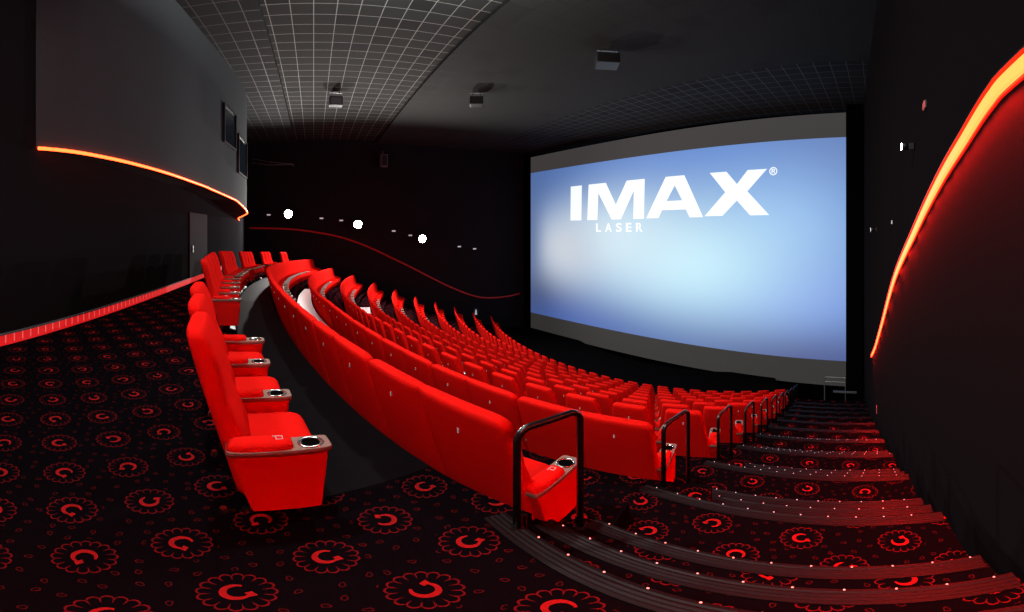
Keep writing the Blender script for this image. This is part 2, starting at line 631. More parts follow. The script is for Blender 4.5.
def nosing(y, s, xl, z, lights, cool):
    """glossy ribbed strip along one stair edge with a row of tiny lights"""
    xr = wall_x(y) - 0.01
    bm = bmesh.new()
    N = 8
    prof = [(-0.105, 0.001), (-0.105, 0.008), (-0.085, 0.011), (-0.075, 0.007), (-0.06, 0.011), (-0.05, 0.007), (-0.035, 0.011),
            (-0.022, 0.007), (-0.010, 0.013), (0.008, 0.011), (0.011, -0.045), (0.001, -0.045), (0.0005, 0.001)]
    rows = []
    for i in range(N + 1):
        x = xl + (xr - xl) * i / N
        rows.append([bm.verts.new((x, y + s * x + p, z + q)) for p, q in prof])
    n = len(prof)
    for r0, r1 in zip(rows, rows[1:]):
        for q in range(n):
            p = (q + 1) % n
            bm.faces.new((r0[q], r0[p], r1[p], r1[q]))
    bm.faces.new(rows[0])
    bm.faces.new(list(reversed(rows[-1])))
    nosing.i += 1
    o = setp(obj('trim_%d' % nosing.i, bm, M['nosing']), kind='structure')
    x = xl + 0.09
    while x < xr - 0.05 and lights:
        b2 = bmesh.new()
        cyl(b2, (x, y + s * x + 0.002, z + 0.012), 0.0052, 0.004, 8, 'z', 0.004)
        obj('step_light', b2, M['led_dot_cool'] if cool else M['led_dot'], o)
        x += 0.18
    return o


nosing.i = 0
EDGE = lambda k: 0.90 + 1.43 * k
NST = 11
for k in range(NST):
    y = EDGE(k)
    z0, z1 = L(k), L(k + 1)
    st = (z0 - z1) / 3
    xl = -1.47 - 0.21 * k
    s = 0.03 if k == 0 else 0.06
    nosing(y, s, xl, z0, k < 5, k > 0)
    nosing(y + 0.34, 0.07, xl, z0 - st, k < 5, k > 0)
    nosing(y + 0.69, 0.08, xl, z0 - 2 * st, k < 4, k > 0)
    tread('floor_step', k, xl - 0.1, y, y + 0.34, s, 0.07, z0 - st)
    tread('floor_step', k, xl - 0.1, y + 0.34, y + 0.69, 0.07, 0.08, z0 - 2 * st)
    tread('floor_landing', k, xl - 0.5, y + 0.69, EDGE(k + 1), 0.08, 0.06, z1)

# ---------------------------------------------------------------- walls and ceiling
ZC = 8.3
ZF = -8.5


def wall_quad(name, pts, mat, th=0.2, side=1):
    """vertical wall through plan points, thickness to one side"""
    bm = bmesh.new()
    P = [Vector((p[0], p[1])) for p in pts]
    rows = []
    for i, p in enumerate(P):
        d = (P[min(i + 1, len(P) - 1)] - P[max(i - 1, 0)]).normalized()
        nrm = Vector((-d.y, d.x)) * th * side
        z0, z1 = pts[i][2], pts[i][3]
        q = p + nrm
        rows.append([bm.verts.new(v) for v in ((p.x, p.y, z0), (p.x, p.y, z1), (q.x, q.y, z1), (q.x, q.y, z0))])
    for r0, r1 in zip(rows, rows[1:]):
        for q in range(4):
            t = (q + 1) % 4
            bm.faces.new((r0[q], r0[t], r1[t], r1[q]))
    bm.faces.new(rows[0])
    bm.faces.new(list(reversed(rows[-1])))
    return setp(obj(name, bm, mat), kind='structure')


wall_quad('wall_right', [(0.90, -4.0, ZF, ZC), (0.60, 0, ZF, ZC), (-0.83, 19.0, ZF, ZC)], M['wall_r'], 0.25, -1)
wall_quad('wall_rear', [(1.2, -3.95, -0.3, ZC), (-15, -3.95, -1.0, ZC), (-20, -4.3, -1.6, ZC), (-25.9, -4.9, -1.8, ZC)], M['wall'], 0.25, 1)
wall_quad('wall_left', [(-25.5, -5.2, ZF, ZC), (-25.5, 16.0, ZF, ZC), (-25.0, 19.0, ZF, ZC)], M['wall_l'], 0.25, 1)
wall_quad('wall_front', [(-25.6, 18.7, ZF - 1, ZC), (-0.7, 19.2, ZF - 1, ZC)], M['front'], 0.25, 1)
# front pit floor
bm = bmesh.new()
box(bm, -26, 1, 8, 19.2, -8.7, -8.4)
setp(obj('floor_front', bm, M['front']), kind='structure')


def ceil(name, x0, x1, y0, y1, z, mat, th=0.4):
    bm = bmesh.new()
    box(bm, x0, x1, y0, y1, z, z + th)
    return setp(obj(name, bm, mat), kind='structure')


ceil('ceiling_rear', -26, 1.3, -5.4, -1.35, ZC - 0.18, M['ceil_c'])
ceil('ceiling_tiled', -26, 1.3, -1.35, 4.5, ZC, M['ceil_a'])
ceil('ceiling_middle', -26, 1.3, 4.5, 12.6, ZC - 0.14, M['ceil_b'])
ceil('ceiling_front', -26, 1.3, 12.6, 19.3, ZC, M['ceil_c'])

def catmull(P, n=10):
    out = []
    for i in range(len(P) - 1):
        p0, p1, p2, p3 = P[max(i - 1, 0)], P[i], P[i + 1], P[min(i + 2, len(P) - 1)]
        for j in range(n):
            t = j / n
            out.append(tuple(0.5 * ((2 * p1[q]) + (-p0[q] + p2[q]) * t + (2 * p0[q] - 5 * p1[q] + 4 * p2[q] - p3[q]) * t * t +
                                    (-p0[q] + 3 * p1[q] - 3 * p2[q] + p3[q]) * t ** 3) for q in range(len(p1))))
    out.append(P[-1])
    return out


# projection booth bulging from the rear wall
plan = [(-4.06, -3.93), (-4.45, -3.74), (-4.97, -3.58), (-6.07, -3.38), (-7.6, -3.24), (-9.9, -3.18), (-12.0, -3.06), (-13.5, -2.98),
        (-15.0, -2.96), (-16.0, -3.02), (-16.9, -3.22), (-17.9, -3.6), (-19.2, -4.1), (-20.6, -4.35)]
plan = catmull(plan, 5)


def booth_z(x):
    if x > -10:
        return 3.03
    if x > -13.5:
        return 3.03 - 0.14 * (-10 - x) / 3.5
    if x > -16:
        return 2.89 - 0.33 * (-13.5 - x) / 2.5
    return 2.56 - 0.21 * (-16 - x) / 4.6


bm = bmesh.new()
front = []
for (x, y) in plan:
    z = booth_z(x)
    front.append([bm.verts.new(p) for p in ((x, y, z), (x, y, ZC - 0.02), (x, y - 1.2 if y > -3.7 else y - 0.6, ZC - 0.02), (x, y - 1.2 if y > -3.7 else y - 0.6, z))])
for r0, r1 in zip(front, front[1:]):
    for q in range(4):
        t_ = (q + 1) % 4
        bm.faces.new((r0[q], r0[t_], r1[t_], r1[q]))
bm.faces.new(front[0])
bm.faces.new(list(reversed(front[-1])))
setp(obj('wall_booth', bm, M['booth']), kind='structure')

# light strip along the lower edge of the booth
bm = bmesh.new()
pp = []
for i in range(len(plan)):
    x, y = plan[i]
    pp.append((x, y + 0.03, booth_z(x) - 0.012))
fine = []
for a, b in zip(pp, pp[1:]):
    for j in range(4):
        fine.append(tuple(a[q] + (b[q] - a[q]) * j / 4 for q in range(3)))
fine.append(pp[-1])
tube(bm, fine, 0.028, 8)
setp(obj('light_strip', bm, M['led_orange'], smooth=True),
     'thin orange-red light strip curving along the lower edge of the grey projection booth', 'light strip')

# projection windows in the booth
def plan_y(x):
    for (xa, ya), (xb, yb) in zip(plan, plan[1:]):
        if xb <= x <= xa:
            return ya + (yb - ya) * (x - xa) / (xb - xa)


for i, (x0, x1, z0, z1) in enumerate(((-11.9, -13.3, 4.85, 6.20), (-13.8, -15.4, 4.05, 5.55))):
    wy0, wy1 = plan_y(x0), plan_y(x1)
    mid = Vector(((x0 + x1) / 2, (wy0 + wy1) / 2 + 0.02, 0))
    an_ = math.atan2(wy1 - wy0, x1 - x0) + PI
    MX = Matrix.Translation(mid) @ Matrix.Rotation(an_, 4, 'Z')
    hw = abs(x1 - x0) / 2
    bm = bmesh.new()
    box(bm, -hw, hw, -0.02, 0.07, z0 - 0.06, z0, MX)
    box(bm, -hw, hw, -0.02, 0.07, z1, z1 + 0.06, MX)
    box(bm, -hw - 0.06, -hw, -0.02, 0.07, z0 - 0.06, z1 + 0.06, MX)
    box(bm, hw, hw + 0.06, -0.02, 0.07, z0 - 0.06, z1 + 0.06, MX)
    wo = setp(obj('window_%d' % (i + 1), bm, M['black']), kind='structure')
    bm = bmesh.new()
    box(bm, -hw, hw, -0.01, 0.02, z0, z1, MX)
    obj('pane', bm, M['glass'], wo)

# lit skirting along the rear wall
bm = bmesh.new()
box(bm, -15.0, 1.1, -3.95, -3.915, 0.0, 0.165)
setp(obj('baseboard_rear', bm, M['ladder']), kind='structure')
bm = bmesh.new()
box(bm, -15.0, 1.1, -3.95, -3.90, 0.165, 0.185)
setp(obj('trim_skirting', bm, M['metal']), kind='structure')

# lit patch of the rear wall, put in as a grey door panel
bm = bmesh.new()
box(bm, -12.8, -10.9, -3.96, -3.90, 0.18, 2.30)
d = setp(obj('wall_lit_patch', bm, M['lit_grey']), kind='structure')
bm = bmesh.new()
for hz in (0.25,):
    box(bm, -11.15, -11.08, -3.90, -3.86, 1.0, 1.22)
obj('added_handle', bm, M['black'], d)


# ---------------------------------------------------------------- right-hand wall light band
band = catmull([(-2.0, 2.40), (0.0, 2.38), (1.2, 2.33), (1.492, 2.293), (1.852, 2.19), (2.415, 2.029), (3.275, 1.718), (5.046, 0.995), (7.25, -0.28), (9.2, -1.40), (10.9, -2.245)], 8)


def band_mesh(dz0, dz1, dx0, dx1):
    bm = bmesh.new()
    rows = []
    for (y, z) in band:
        x = wall_x(y)
        h = 1.0
        rows.append([bm.verts.new(p) for p in ((x - dx0, y, z + dz0), (x - dx1, y, z + dz0), (x - dx1, y, z + dz1), (x - dx0, y, z + dz1))])
    for r0, r1 in zip(rows, rows[1:]):
        for q in range(4):
            t_ = (q + 1) % 4
            bm.faces.new((r0[q], r0[t_], r1[t_], r1[q]))
    bm.faces.new(rows[0])
    bm.faces.new(list(reversed(rows[-1])))
    return bm


lb = thing('light_band', 'glowing yellow and red light band sweeping down the right wall beside the stairs', 'light band', (wall_x(1.5), 1.5, 2.28))
o1 = obj('diffuser', band_mesh(-0.032, 0.032, 0.012, 0.03), M['led'])
o2 = obj('housing', band_mesh(0.046, 0.056, 0.0, 0.04), M['black'])
o3 = obj('edge_glow_strip', band_mesh(-0.046, 0.046, 0.0, 0.012), M['led_edge'])
for o in (o1, o2, o3):
    o.data.transform(Matrix.Translation(-lb.location))
    o.parent = lb

# the red tape lights tucked under the band's lower lip
for (ya, za), (yb, zb) in zip(band[6:-3:3], band[9::3]):
    ym, zm = (ya + yb) / 2, (za + zb) / 2
    ln_ = math.hypot(yb - ya, zb - za)
    l = bpy.data.lights.new('tape_light', 'AREA')
    l.shape = 'RECTANGLE'
    l.size = 0.04
    l.size_y = ln_
    l.energy = 42 * ln_
    l.color = (1.0, 0.012, 0.006)
    l.spread = math.radians(120)
    lo = bpy.data.objects.new('tape_light', l)
    lo.location = (wall_x(ym) - 0.055, ym, zm - 0.055)
    tilt = math.atan2(zb - za, yb - ya)
    lo.rotation_euler = (tilt, math.radians(-12), 0)
    C.objects.link(lo)

# dim matching strip on the left wall
lw = catmull([(-4.6, 1.92), (-0.97, 1.77), (2.6, 1.06), (6.25, -0.56), (10.15, -2.6), (12.7, -3.6), (15.0, -3.75), (16.4, -3.60)], 6)
bm = bmesh.new()
tube(bm, [(-25.46, y, z) for y, z in lw], 0.06, 8)
setp(obj('wall_strip', bm, M['led_dim'], smooth=True),
     'dark red strip waving down the black left wall under the bright wall lamps', 'wall strip')

# ---------------------------------------------------------------- lamps


def wall_lamp(x, y, z, sgn, lens_r, label, group, mat):
    """round spotlight on a bracket; sgn = direction it faces along x"""
    t_ = thing('wall_lamp', label, 'wall lamp', (x, y, z), 0, group)
    s = lens_r / 0.14
    bm = bmesh.new()
    box(bm, -0.02, 0.02, -0.08 * s, 0.08 * s, -0.12 * s, 0.12 * s)
    obj('wall_plate', bm, M['black'], t_)
    bm = bmesh.new()
    tube(bm, [(0, 0, 0), (sgn * 0.12 * s, 0, 0), (sgn * 0.16 * s, 0, -0.02 * s)], 0.025 * s, 8)
    obj('bracket', bm, M['metal'], t_)
    bm = bmesh.new()
    cyl(bm, (sgn * 0.12 * s, 0, -0.02 * s), 0.11 * s, sgn * 0.25 * s, 20, 'x', 0.16 * s)
    obj('lamp_housing', bm, M['black'], t_, True)
    bm = bmesh.new()
    cyl(bm, (sgn * 0.371 * s, 0, -0.02 * s), 0.14 * s, sgn * 0.012 * s, 20, 'x', 0.12 * s)
    obj('lens', bm, mat, t_)
    return t_


lamp_names = ['bright white wall lamp on the left wall, nearest the projection booth',
              'bright white wall lamp on the left wall, middle one of the three',
              'bright white wall lamp on the left wall, nearest the screen']
for (y, z), lab in zip(((-1.75, 2.92), (3.05, 2.20), (7.70, 1.18)), lamp_names):
    o = wall_lamp(-25.44, y, z, 1, 0.27, lab, 'bright wall lamps on the left wall', M['lens'])
    l = bpy.data.lights.new('lamp_light', 'SPOT')
    l.energy = 3500
    l.spot_size = math.radians(150)
    l.spot_blend = 0.6
    l.shadow_soft_size = 0.12
    l.color = (1.0, 0.95, 0.9)
    lo = bpy.data.objects.new('lamp_light', l)
    lo.location = (0.86, 0, 0.0)
    lo.rotation_euler = (0, math.radians(-78), 0)
    C.objects.link(lo)
    lo.parent = o
wall_lamp(wall_x(3.6) - 0.02, 3.45, 2.53, -1, 0.036, 'white spot lamp on the right wall above the glowing band', 'spot lamps on the right wall', M['lens'])
wall_lamp(wall_x(8.6) - 0.02, 8.4, 1.74, -1, 0.05, 'small dim spot lamp on the right wall, the one nearer the screen', 'spot lamps on the right wall', M['small_lens'])

# ---------------------------------------------------------------- cinema screen
P0, P1 = Vector((-1.66, 17.9)), Vector((-24.4, 16.8))
LEN = 22.77
_n = Vector((-(P0 - P1).y, (P0 - P1).x)).normalized()


def scr(s, off=0.0):
    t_ = s / LEN
    p = P1 + (P0 - P1) * t_ + _n * (0.6 * 4 * t_ * (1 - t_) - off)
    return p.x, p.y


st = thing('cinema_screen', 'huge curved cinema screen showing a bright blue picture with white lettering', 'cinema screen', (-13.0, 17.9, -6.55))


def to_local(bm):
    for v in bm.verts:
        v.co -= st.location
    return bm


bm = bmesh.new()
uvl = bm.loops.layers.uv.new('UVMap')
NS = 48
zs_ = [-6.58, 7.84]
fr, bk = [], []
for i in range(NS + 1):
    s = LEN * i / NS
    x, y = scr(s)
    xb, yb = scr(s, -0.05)
    fr.append([(bm.verts.new((x, y, z)), s, z) for z in zs_])
    bk.append([(bm.verts.new((xb, yb, z)), s, z) for z in zs_])


def uvface(vs):
    f = bm.faces.new([v[0] for v in vs])
    for l_, v in zip(f.loops, vs):
        l_[uvl].uv = (v[1], v[2])


for i in range(NS):
    uvface([fr[i][0], fr[i + 1][0], fr[i + 1][1], fr[i][1]])
    uvface([bk[i][0], bk[i][1], bk[i + 1][1], bk[i + 1][0]])
    uvface([fr[i][1], fr[i + 1][1], bk[i + 1][1], bk[i][1]])
    uvface([fr[i][0], bk[i][0], bk[i + 1][0], fr[i + 1][0]])
uvface([fr[0][0], fr[0][1], bk[0][1], bk[0][0]])
uvface([fr[-1][0], bk[-1][0], bk[-1][1], fr[-1][1]])
o = obj('screen_surface', to_local(bm), M['screen'], st)

LET = {
    'I': ([(4.40, 4.98), (5.47, 4.98), (5.42, 2.47), (4.37, 2.47)], None),
    'M': ([(6.12, 4.98), (7.65, 4.98), (8.51, 3.44), (9.40, 4.98), (10.80, 4.98), (10.74, 2.47), (9.93, 2.47), (9.97, 4.30), (8.92, 2.47),
           (8.17, 2.47), (7.0, 4.32), (6.90, 2.47), (5.99, 2.47)], None),
    'A': ([(10.92, 2.49), (12.34, 4.98), (13.62, 4.98), (14.84, 2.49), (13.97, 2.49), (13.72, 2.96), (12.07, 2.96), (11.82, 2.49)],
          [(12.39, 3.50), (12.97, 4.42), (13.48, 3.50)]),
    'X': ([(15.27, 4.99), (16.29, 4.99), (16.92, 4.26), (17.54, 5.0), (18.63, 5.0), (17.52, 3.84), (18.75, 2.54), (17.68, 2.54), (16.91, 3.36),
           (16.05, 2.54), (14.94, 2.54), (16.22, 3.84)], None),
}


def letter(poly, hole, off=0.03):
    """polygon on the screen surface, with real thickness"""
    cu = bpy.data.curves.new('outline', 'CURVE')
    cu.dimensions = '2D'
    cu.fill_mode = 'BOTH'
    for P in (poly, hole):
        if not P:
            continue
        sp = cu.splines.new('POLY')
        sp.points.add(len(P) - 1)
        for q, (a, b) in zip(sp.points, P):
            q.co = (a, b, 0, 1)
        sp.use_cyclic_u = True
    cu.extrude = 0.006
    return cu


def curve_to_screen(cu, name, parent, off=0.03):
    tmp = bpy.data.objects.new('tmp', cu)
    C.objects.link(tmp)
    dg = bpy.context.evaluated_depsgraph_get()
    me = bpy.data.meshes.new_from_object(tmp.evaluated_get(dg))
    bpy.data.objects.remove(tmp)
    bm = bmesh.new()
    bm.from_mesh(me)
    bpy.data.meshes.remove(me)
    for v in bm.verts:
        s, z, d_ = v.co.x, v.co.y, v.co.z
        x, y = scr(s, off + d_)
        v.co = (x, y, z)
    return obj(name, to_local(bm), M['letters'], parent)


for ch, (p, h) in LET.items():
    curve_to_screen(letter(p, h), 'projected_letter', st)
x = 6.80
for ch, wch in (('L', 0.44), ('A', 0.56), ('S', 0.46), ('E', 0.44), ('R', 0.5)):
    cu = bpy.data.curves.new('t', 'FONT')
    cu.body = ch
    cu.size = 0.82
    cu.extrude = 0.006
    cu.offset = 0.012
    o = bpy.data.objects.new('tmp', cu)
    C.objects.link(o)
    dg = bpy.context.evaluated_depsgraph_get()
    me = bpy.data.meshes.new_from_object(o.evaluated_get(dg))
    bpy.data.objects.remove(o)
    bm = bmesh.new()
    bm.from_mesh(me)
    bpy.data.meshes.remove(me)
    mx = min(v.co.x for v in bm.verts)
    Mx = max(v.co.x for v in bm.verts)
    for v in bm.verts:
        s = x + (v.co.x - mx) * wch / (Mx - mx)
        z = 1.66 + v.co.y * 0.98
        X_, Y_ = scr(s, 0.03 + v.co.z)
        v.co = (X_, Y_, z)
    obj('projected_letter', to_local(bm), M['letters'], st)
    x += wch + 0.36
# registered mark
bm = bmesh.new()
rr = []
for i in range(28):
    a = 2 * PI * i / 28
    q = []
    for rad, of in ((0.22, 0.02), (0.22, 0.035), (0.17, 0.035), (0.17, 0.02)):
        X_, Y_ = scr(18.98 + rad * math.cos(a), of)
        q.append(bm.verts.new((X_, Y_, 4.86 + rad * math.sin(a))))
    rr.append(q)
for i in range(28):
    r0, r1 = rr[i], rr[(i + 1) % 28]
    for q in range(4):
        t_ = (q + 1) % 4
        bm.faces.new((r0[q], r0[t_], r1[t_], r1[q]))


def bar_on_screen(bm, s0, z0, s1, z1, w_):
    d = Vector((s1 - s0, z1 - z0)).normalized()
    n = Vector((-d.y, d.x)) * w_ / 2
    vs = []
    for (s, z) in ((s0 + n.x, z0 + n.y), (s1 + n.x, z1 + n.y), (s1 - n.x, z1 - n.y), (s0 - n.x, z0 - n.y)):
        for of in (0.02, 0.035):
            X_, Y_ = scr(s, of)
            vs.append(bm.verts.new((X_, Y_, z)))
    for f in ((0, 2, 4, 6), (1, 7, 5, 3), (0, 1, 3, 2), (2, 3, 5, 4), (4, 5, 7, 6), (6, 7, 1, 0)):
        bm.faces.new([vs[i] for i in f])


bar_on_screen(bm, 18.91, 4.74, 18.91, 4.98, 0.05)
bar_on_screen(bm, 18.90, 4.97, 19.04, 4.95, 0.04)
bar_on_screen(bm, 19.05, 4.97, 19.05, 4.86, 0.04)
bar_on_screen(bm, 18.90, 4.86, 19.05, 4.86, 0.04)
bar_on_screen(bm, 18.98, 4.86, 19.07, 4.74, 0.04)
obj('projected_mark', to_local(bm), M['letters'], st)

# masking cloth round the screen
for nm, pts in (('trim_masking_right', [(-1.62, 17.88), (-0.85, 17.92)]), ('trim_masking_left', [(-25.4, 16.75), (-24.44, 16.8)])):
    wall_quad(nm, [(p[0], p[1], ZF, ZC) for p in pts], M['front'], 0.1, 1)

# ---------------------------------------------------------------- seats


def spine(z):
    """rear surface of the backrest at height z"""
    pts = [(0.20, 0.13), (0.35, 0.10), (0.60, 0.045), (0.85, -0.02), (1.05, -0.075), (1.27, -0.13)]
    for (a, ya), (b, yb) in zip(pts, pts[1:]):
        if z <= b:
            return ya + (yb - ya) * (z - a) / (b - a)
    return pts[-1][1]


def back_bm(hl, hr, tap, rl, rr, n=24):
    """upholstered backrest; hl/hr half widths, tap = narrowing towards the top, rl/rr shoulder rounding"""
    bm = bmesh.new()
    secs = []
    zsq = [0.205, 0.215, 0.235, 0.30, 0.42, 0.55, 0.70, 0.85, 1.0, 1.12, 1.19, 1.22, 1.24, 1.252, 1.259, 1.262]
    for z in zsq:
        f = max(0.0, (z - 0.205) / 1.05) ** 1.35
        t0 = 0.115 + 0.03 * math.sin(PI * min(1, max(0, (z - 0.3) / 0.5))) - 0.015 * f
        if z > 0.9:
            t0 += 0.025 * math.sin(PI * min(1, (z - 0.9) / 0.33))
        shrink = 0
        if z < 0.235:
            shrink = 0.03 * (1 - (z - 0.205) / 0.03)
        if z > 1.215:
            q = (z - 1.215) / 0.048
            sh = 1 - math.sqrt(max(0, 1 - min(1, q) ** 2))
            shrink = 0.035 * sh
        a = hl - tap * f
        b = hr - tap * f

        def shoulder(r):
            if z <= 1.262 - r:
                return 0
            q = (z - (1.262 - r)) / r
            return r * (1 - math.sqrt(max(0, 1 - min(1, q) ** 2))) * 0.9
        a -= shoulder(rl) + shrink * 0.3
        b -= shoulder(rr) + shrink * 0.3
        th = max(0.02, t0 - 2 * shrink * 0.75)
        yc = spine(z) + t0 / 2
        ring = []
        for i in range(n):
            ang = 2 * PI * (i + 0.5) / n
            c, s = math.cos(ang), math.sin(ang)
            hx = b if c > 0 else a
            e = 5.5
            px_ = math.copysign(abs(c) ** (2 / e), c) * hx
            py_ = math.copysign(abs(s) ** (2 / e), s) * th / 2
            # rear gently domed across the width
            py_ -= (0.012 * (1 - (px_ / max(a, b)) ** 2)) if s < 0 else -0.0
            ring.append((px_, yc + py_, z))
        secs.append([(a_, b_, c_ * 0.958) for a_, b_, c_ in ring])
    loft(bm, secs)
    return bm


def cushion_bm():
    bm = bmesh.new()
    secs = []
    for z, g in ((0.29, -0.03), (0.30, 0.0), (0.36, 0.008), (0.43, 0.01), (0.465, 0.0), (0.485, -0.025), (0.49, -0.06)):
        ring = sup_ring(-0.0, 0.325, z, 0.255 + g, 0.205 + g, 20, 6)
        secs.append(ring)
    loft(bm, secs)
    return bm


def pan_bm():
    bm = bmesh.new()
    prism_x(bm, [(0.16, 0.14), (0.47, 0.20), (0.51, 0.285), (0.13, 0.285)], -0.25, 0.25)
    bevel_all(bm, 0.012, 2)
    return bm


def pod_bm(x):
    bm = bmesh.new()
    prism_x(bm, [(0.19, 0.135), (0.505, 0.135), (0.537, 0.565), (0.08, 0.565)], x - 0.055, x + 0.055)
    bevel_all(bm, 0.016, 2)
    return bm


def pad_bm(x):
    bm = bmesh.new()
    secs = []
    for z, g in ((0.573, 0.0), (0.585, 0.002), (0.61, 0.0), (0.625, -0.012), (0.632, -0.03)):
        secs.append(sup_ring(x, 0.225, z, 0.056 + g, 0.15 + g, 20, 5))
    loft(bm, secs)
    return bm


def rim_bm(x):
    bm = bmesh.new()
    secs = []
    for z, g in ((0.552, 0.0), (0.572, 0.004), (0.586, 0.002)):
        secs.append(sup_ring(x, 0.312, z, 0.064 + g, 0.238 + g, 24, 9))
    loft(bm, secs)
    return bm


def cup_bm(x):
    bm = bmesh.new()
    prof = [(0.042, 0.587), (0.050, 0.594), (0.056, 0.590), (0.058, 0.576), (0.040, 0.576)]
    n = 18
    rings = []
    for i in range(n):
        a = 2 * PI * i / n
        rings.append([bm.verts.new((x + r * math.cos(a), 0.463 + r * 1.15 * math.sin(a), z)) for r, z in prof])
    for i in range(n):
        r0, r1 = rings[i], rings[(i + 1) % n]
        for q in range(5):
            p = (q + 1) % 5
            bm.faces.new((r0[q], r0[p], r1[p], r1[q]))
    return bm


def well_bm(x):
    bm = bmesh.new()
    cyl(bm, (x, 0.463, 0.582), 0.044, 0.006, 16)
    return bm


def tag_bm():
    bm = bmesh.new()
    z = 1.02
    y = spine(z / 0.958) - 0.014
    box(bm, -0.006, 0.006, y - 0.004, y + 0.006, z - 0.018, z + 0.018)
    return bm


def emblem_bm(x):
    """small pale looped row letter stitched on the arm pad"""
    bm = bmesh.new()
    pts = [(x - 0.018, 0.285, 0.6335), (x - 0.018, 0.33, 0.6335), (x + 0.012, 0.33, 0.6335), (x + 0.014, 0.30, 0.6335), (x - 0.008, 0.30, 0.6335)]
    tube(bm, pts, 0.0035, 5)
    return bm


def base_bm():
    bm = bmesh.new()
    prism_x(bm, [(0.20, 0.0), (0.46, 0.0), (0.46, 0.02), (0.37, 0.05), (0.36, 0.17), (0.28, 0.17), (0.27, 0.05), (0.20, 0.02)], -0.2, 0.2)
    return bm


def foot_bm(x, y):
    bm = bmesh.new()
    cyl(bm, (x, y, 0.0), 0.03, 0.035, 12, 'z', 0.018)
    return bm


def meshdata(name, bm, mat, smooth=True):
    me = bpy.data.meshes.new(name)
    bmesh.ops.recalc_face_normals(bm, faces=bm.faces)
    bm.to_mesh(me)
    bm.free()
    if smooth:
        for p in me.polygons:
            p.use_smooth = True
    me.materials.append(mat)
    return me


PX = 0.325
D = {
    'back_l': meshdata('backrest', back_bm(0.320, 0.345, 0.006, 0.075, 0.010), M['red']),
    'back_r': meshdata('backrest', back_bm(0.345, 0.320, 0.006, 0.010, 0.075), M['red']),
    'back_s': meshdata('backrest', back_bm(0.320, 0.320, 0.115, 0.022, 0.022), M['red']),
    'back_v': meshdata('backrest', back_bm(0.30, 0.30, 0.045, 0.06, 0.06), M['red']),
    'cushion': meshdata('seat_cushion', cushion_bm(), M['red']),
    'pan': meshdata('seat_pan', pan_bm(), M['black'], False),
    'pod': meshdata('armrest', pod_bm(PX), M['red'], False),
    'podL': meshdata('armrest', pod_bm(-PX), M['red'], False),
    'pad': meshdata('arm_pad', pad_bm(PX), M['red']),
    'padL': meshdata('arm_pad', pad_bm(-PX), M['red']),
    'rim': meshdata('arm_rim', rim_bm(PX), M['rim'], False),
    'rimL': meshdata('arm_rim', rim_bm(-PX), M['rim'], False),
    'cup': meshdata('cup_holder', cup_bm(PX), M['chrome']),
    'cupL': meshdata('cup_holder', cup_bm(-PX), M['chrome']),
    'well': meshdata('cup_well', well_bm(PX), M['front'], False),
    'wellL': meshdata('cup_well', well_bm(-PX), M['front'], False),
    'tag': meshdata('number_tag', tag_bm(), M['tag'], False),
    'emblem': meshdata('row_letter', emblem_bm(PX), M['tag'], False),
    'base': meshdata('seat_base', base_bm(), M['black'], False),
    'footA': meshdata('chrome_foot', foot_bm(0.23, 0.17), M['chrome'], False),
    'footB': meshdata('chrome_foot', foot_bm(0.23, 0.06), M['chrome'], False),
}


def child(name, key, parent):
    o = bpy.data.objects.new(name, D[key])
    o.parent = parent
    C.objects.link(o)
    return o


def make_seat(name, back, first, last, detail, x, y, z, rz, label, group):
    t_ = thing(name, label, 'cinema chair', (x, y, z), rz, group)
    b = child('backrest', back, t_)
    child('seat_cushion', 'cushion', t_)
    if detail >= 1:
        child('seat_pan', 'pan', t_)
        child('number_tag', 'tag', b)
        bs = child('seat_base', 'base', t_)
        if detail >= 2:
            child('chrome_foot', 'footA', bs)
            child('chrome_foot', 'footB', bs)
    a = child('armrest', 'pod', t_)
    child('arm_pad', 'pad', a)
    child('arm_rim', 'rim', a)
    if detail >= 1:
        child('cup_holder', 'cup', a)
        child('cup_well', 'well', a)
    if first and detail >= 2:
        child('row_letter', 'emblem', a)
    if last:
        a = child('armrest', 'podL', t_)
        child('arm_pad', 'padL', a)
        child('arm_rim', 'rimL', a)
        child('cup_holder', 'cupL', a)
        child('cup_well', 'wellL', a)
    return t_


ORD = ['first', 'second', 'third', 'fourth', 'fifth', 'sixth', 'seventh', 'eighth', 'ninth', 'tenth', 'eleventh', 'twelfth', 'thirteenth',
       'fourteenth', 'fifteenth', 'sixteenth', 'seventeenth', 'eighteenth', 'nineteenth', 'twentieth']
ORD += ['twenty-' + w_ for w_ in ORD[:9]] + ['thirtieth'] + ['thirty-' + w_ for w_ in ORD[:9]]
ROWN = ['highest', 'second highest', 'third highest', 'fourth highest', 'fifth highest', 'sixth highest', 'fifth lowest', 'third lowest', 'second lowest', 'lowest']
ROWN[6] = 'fourth lowest'

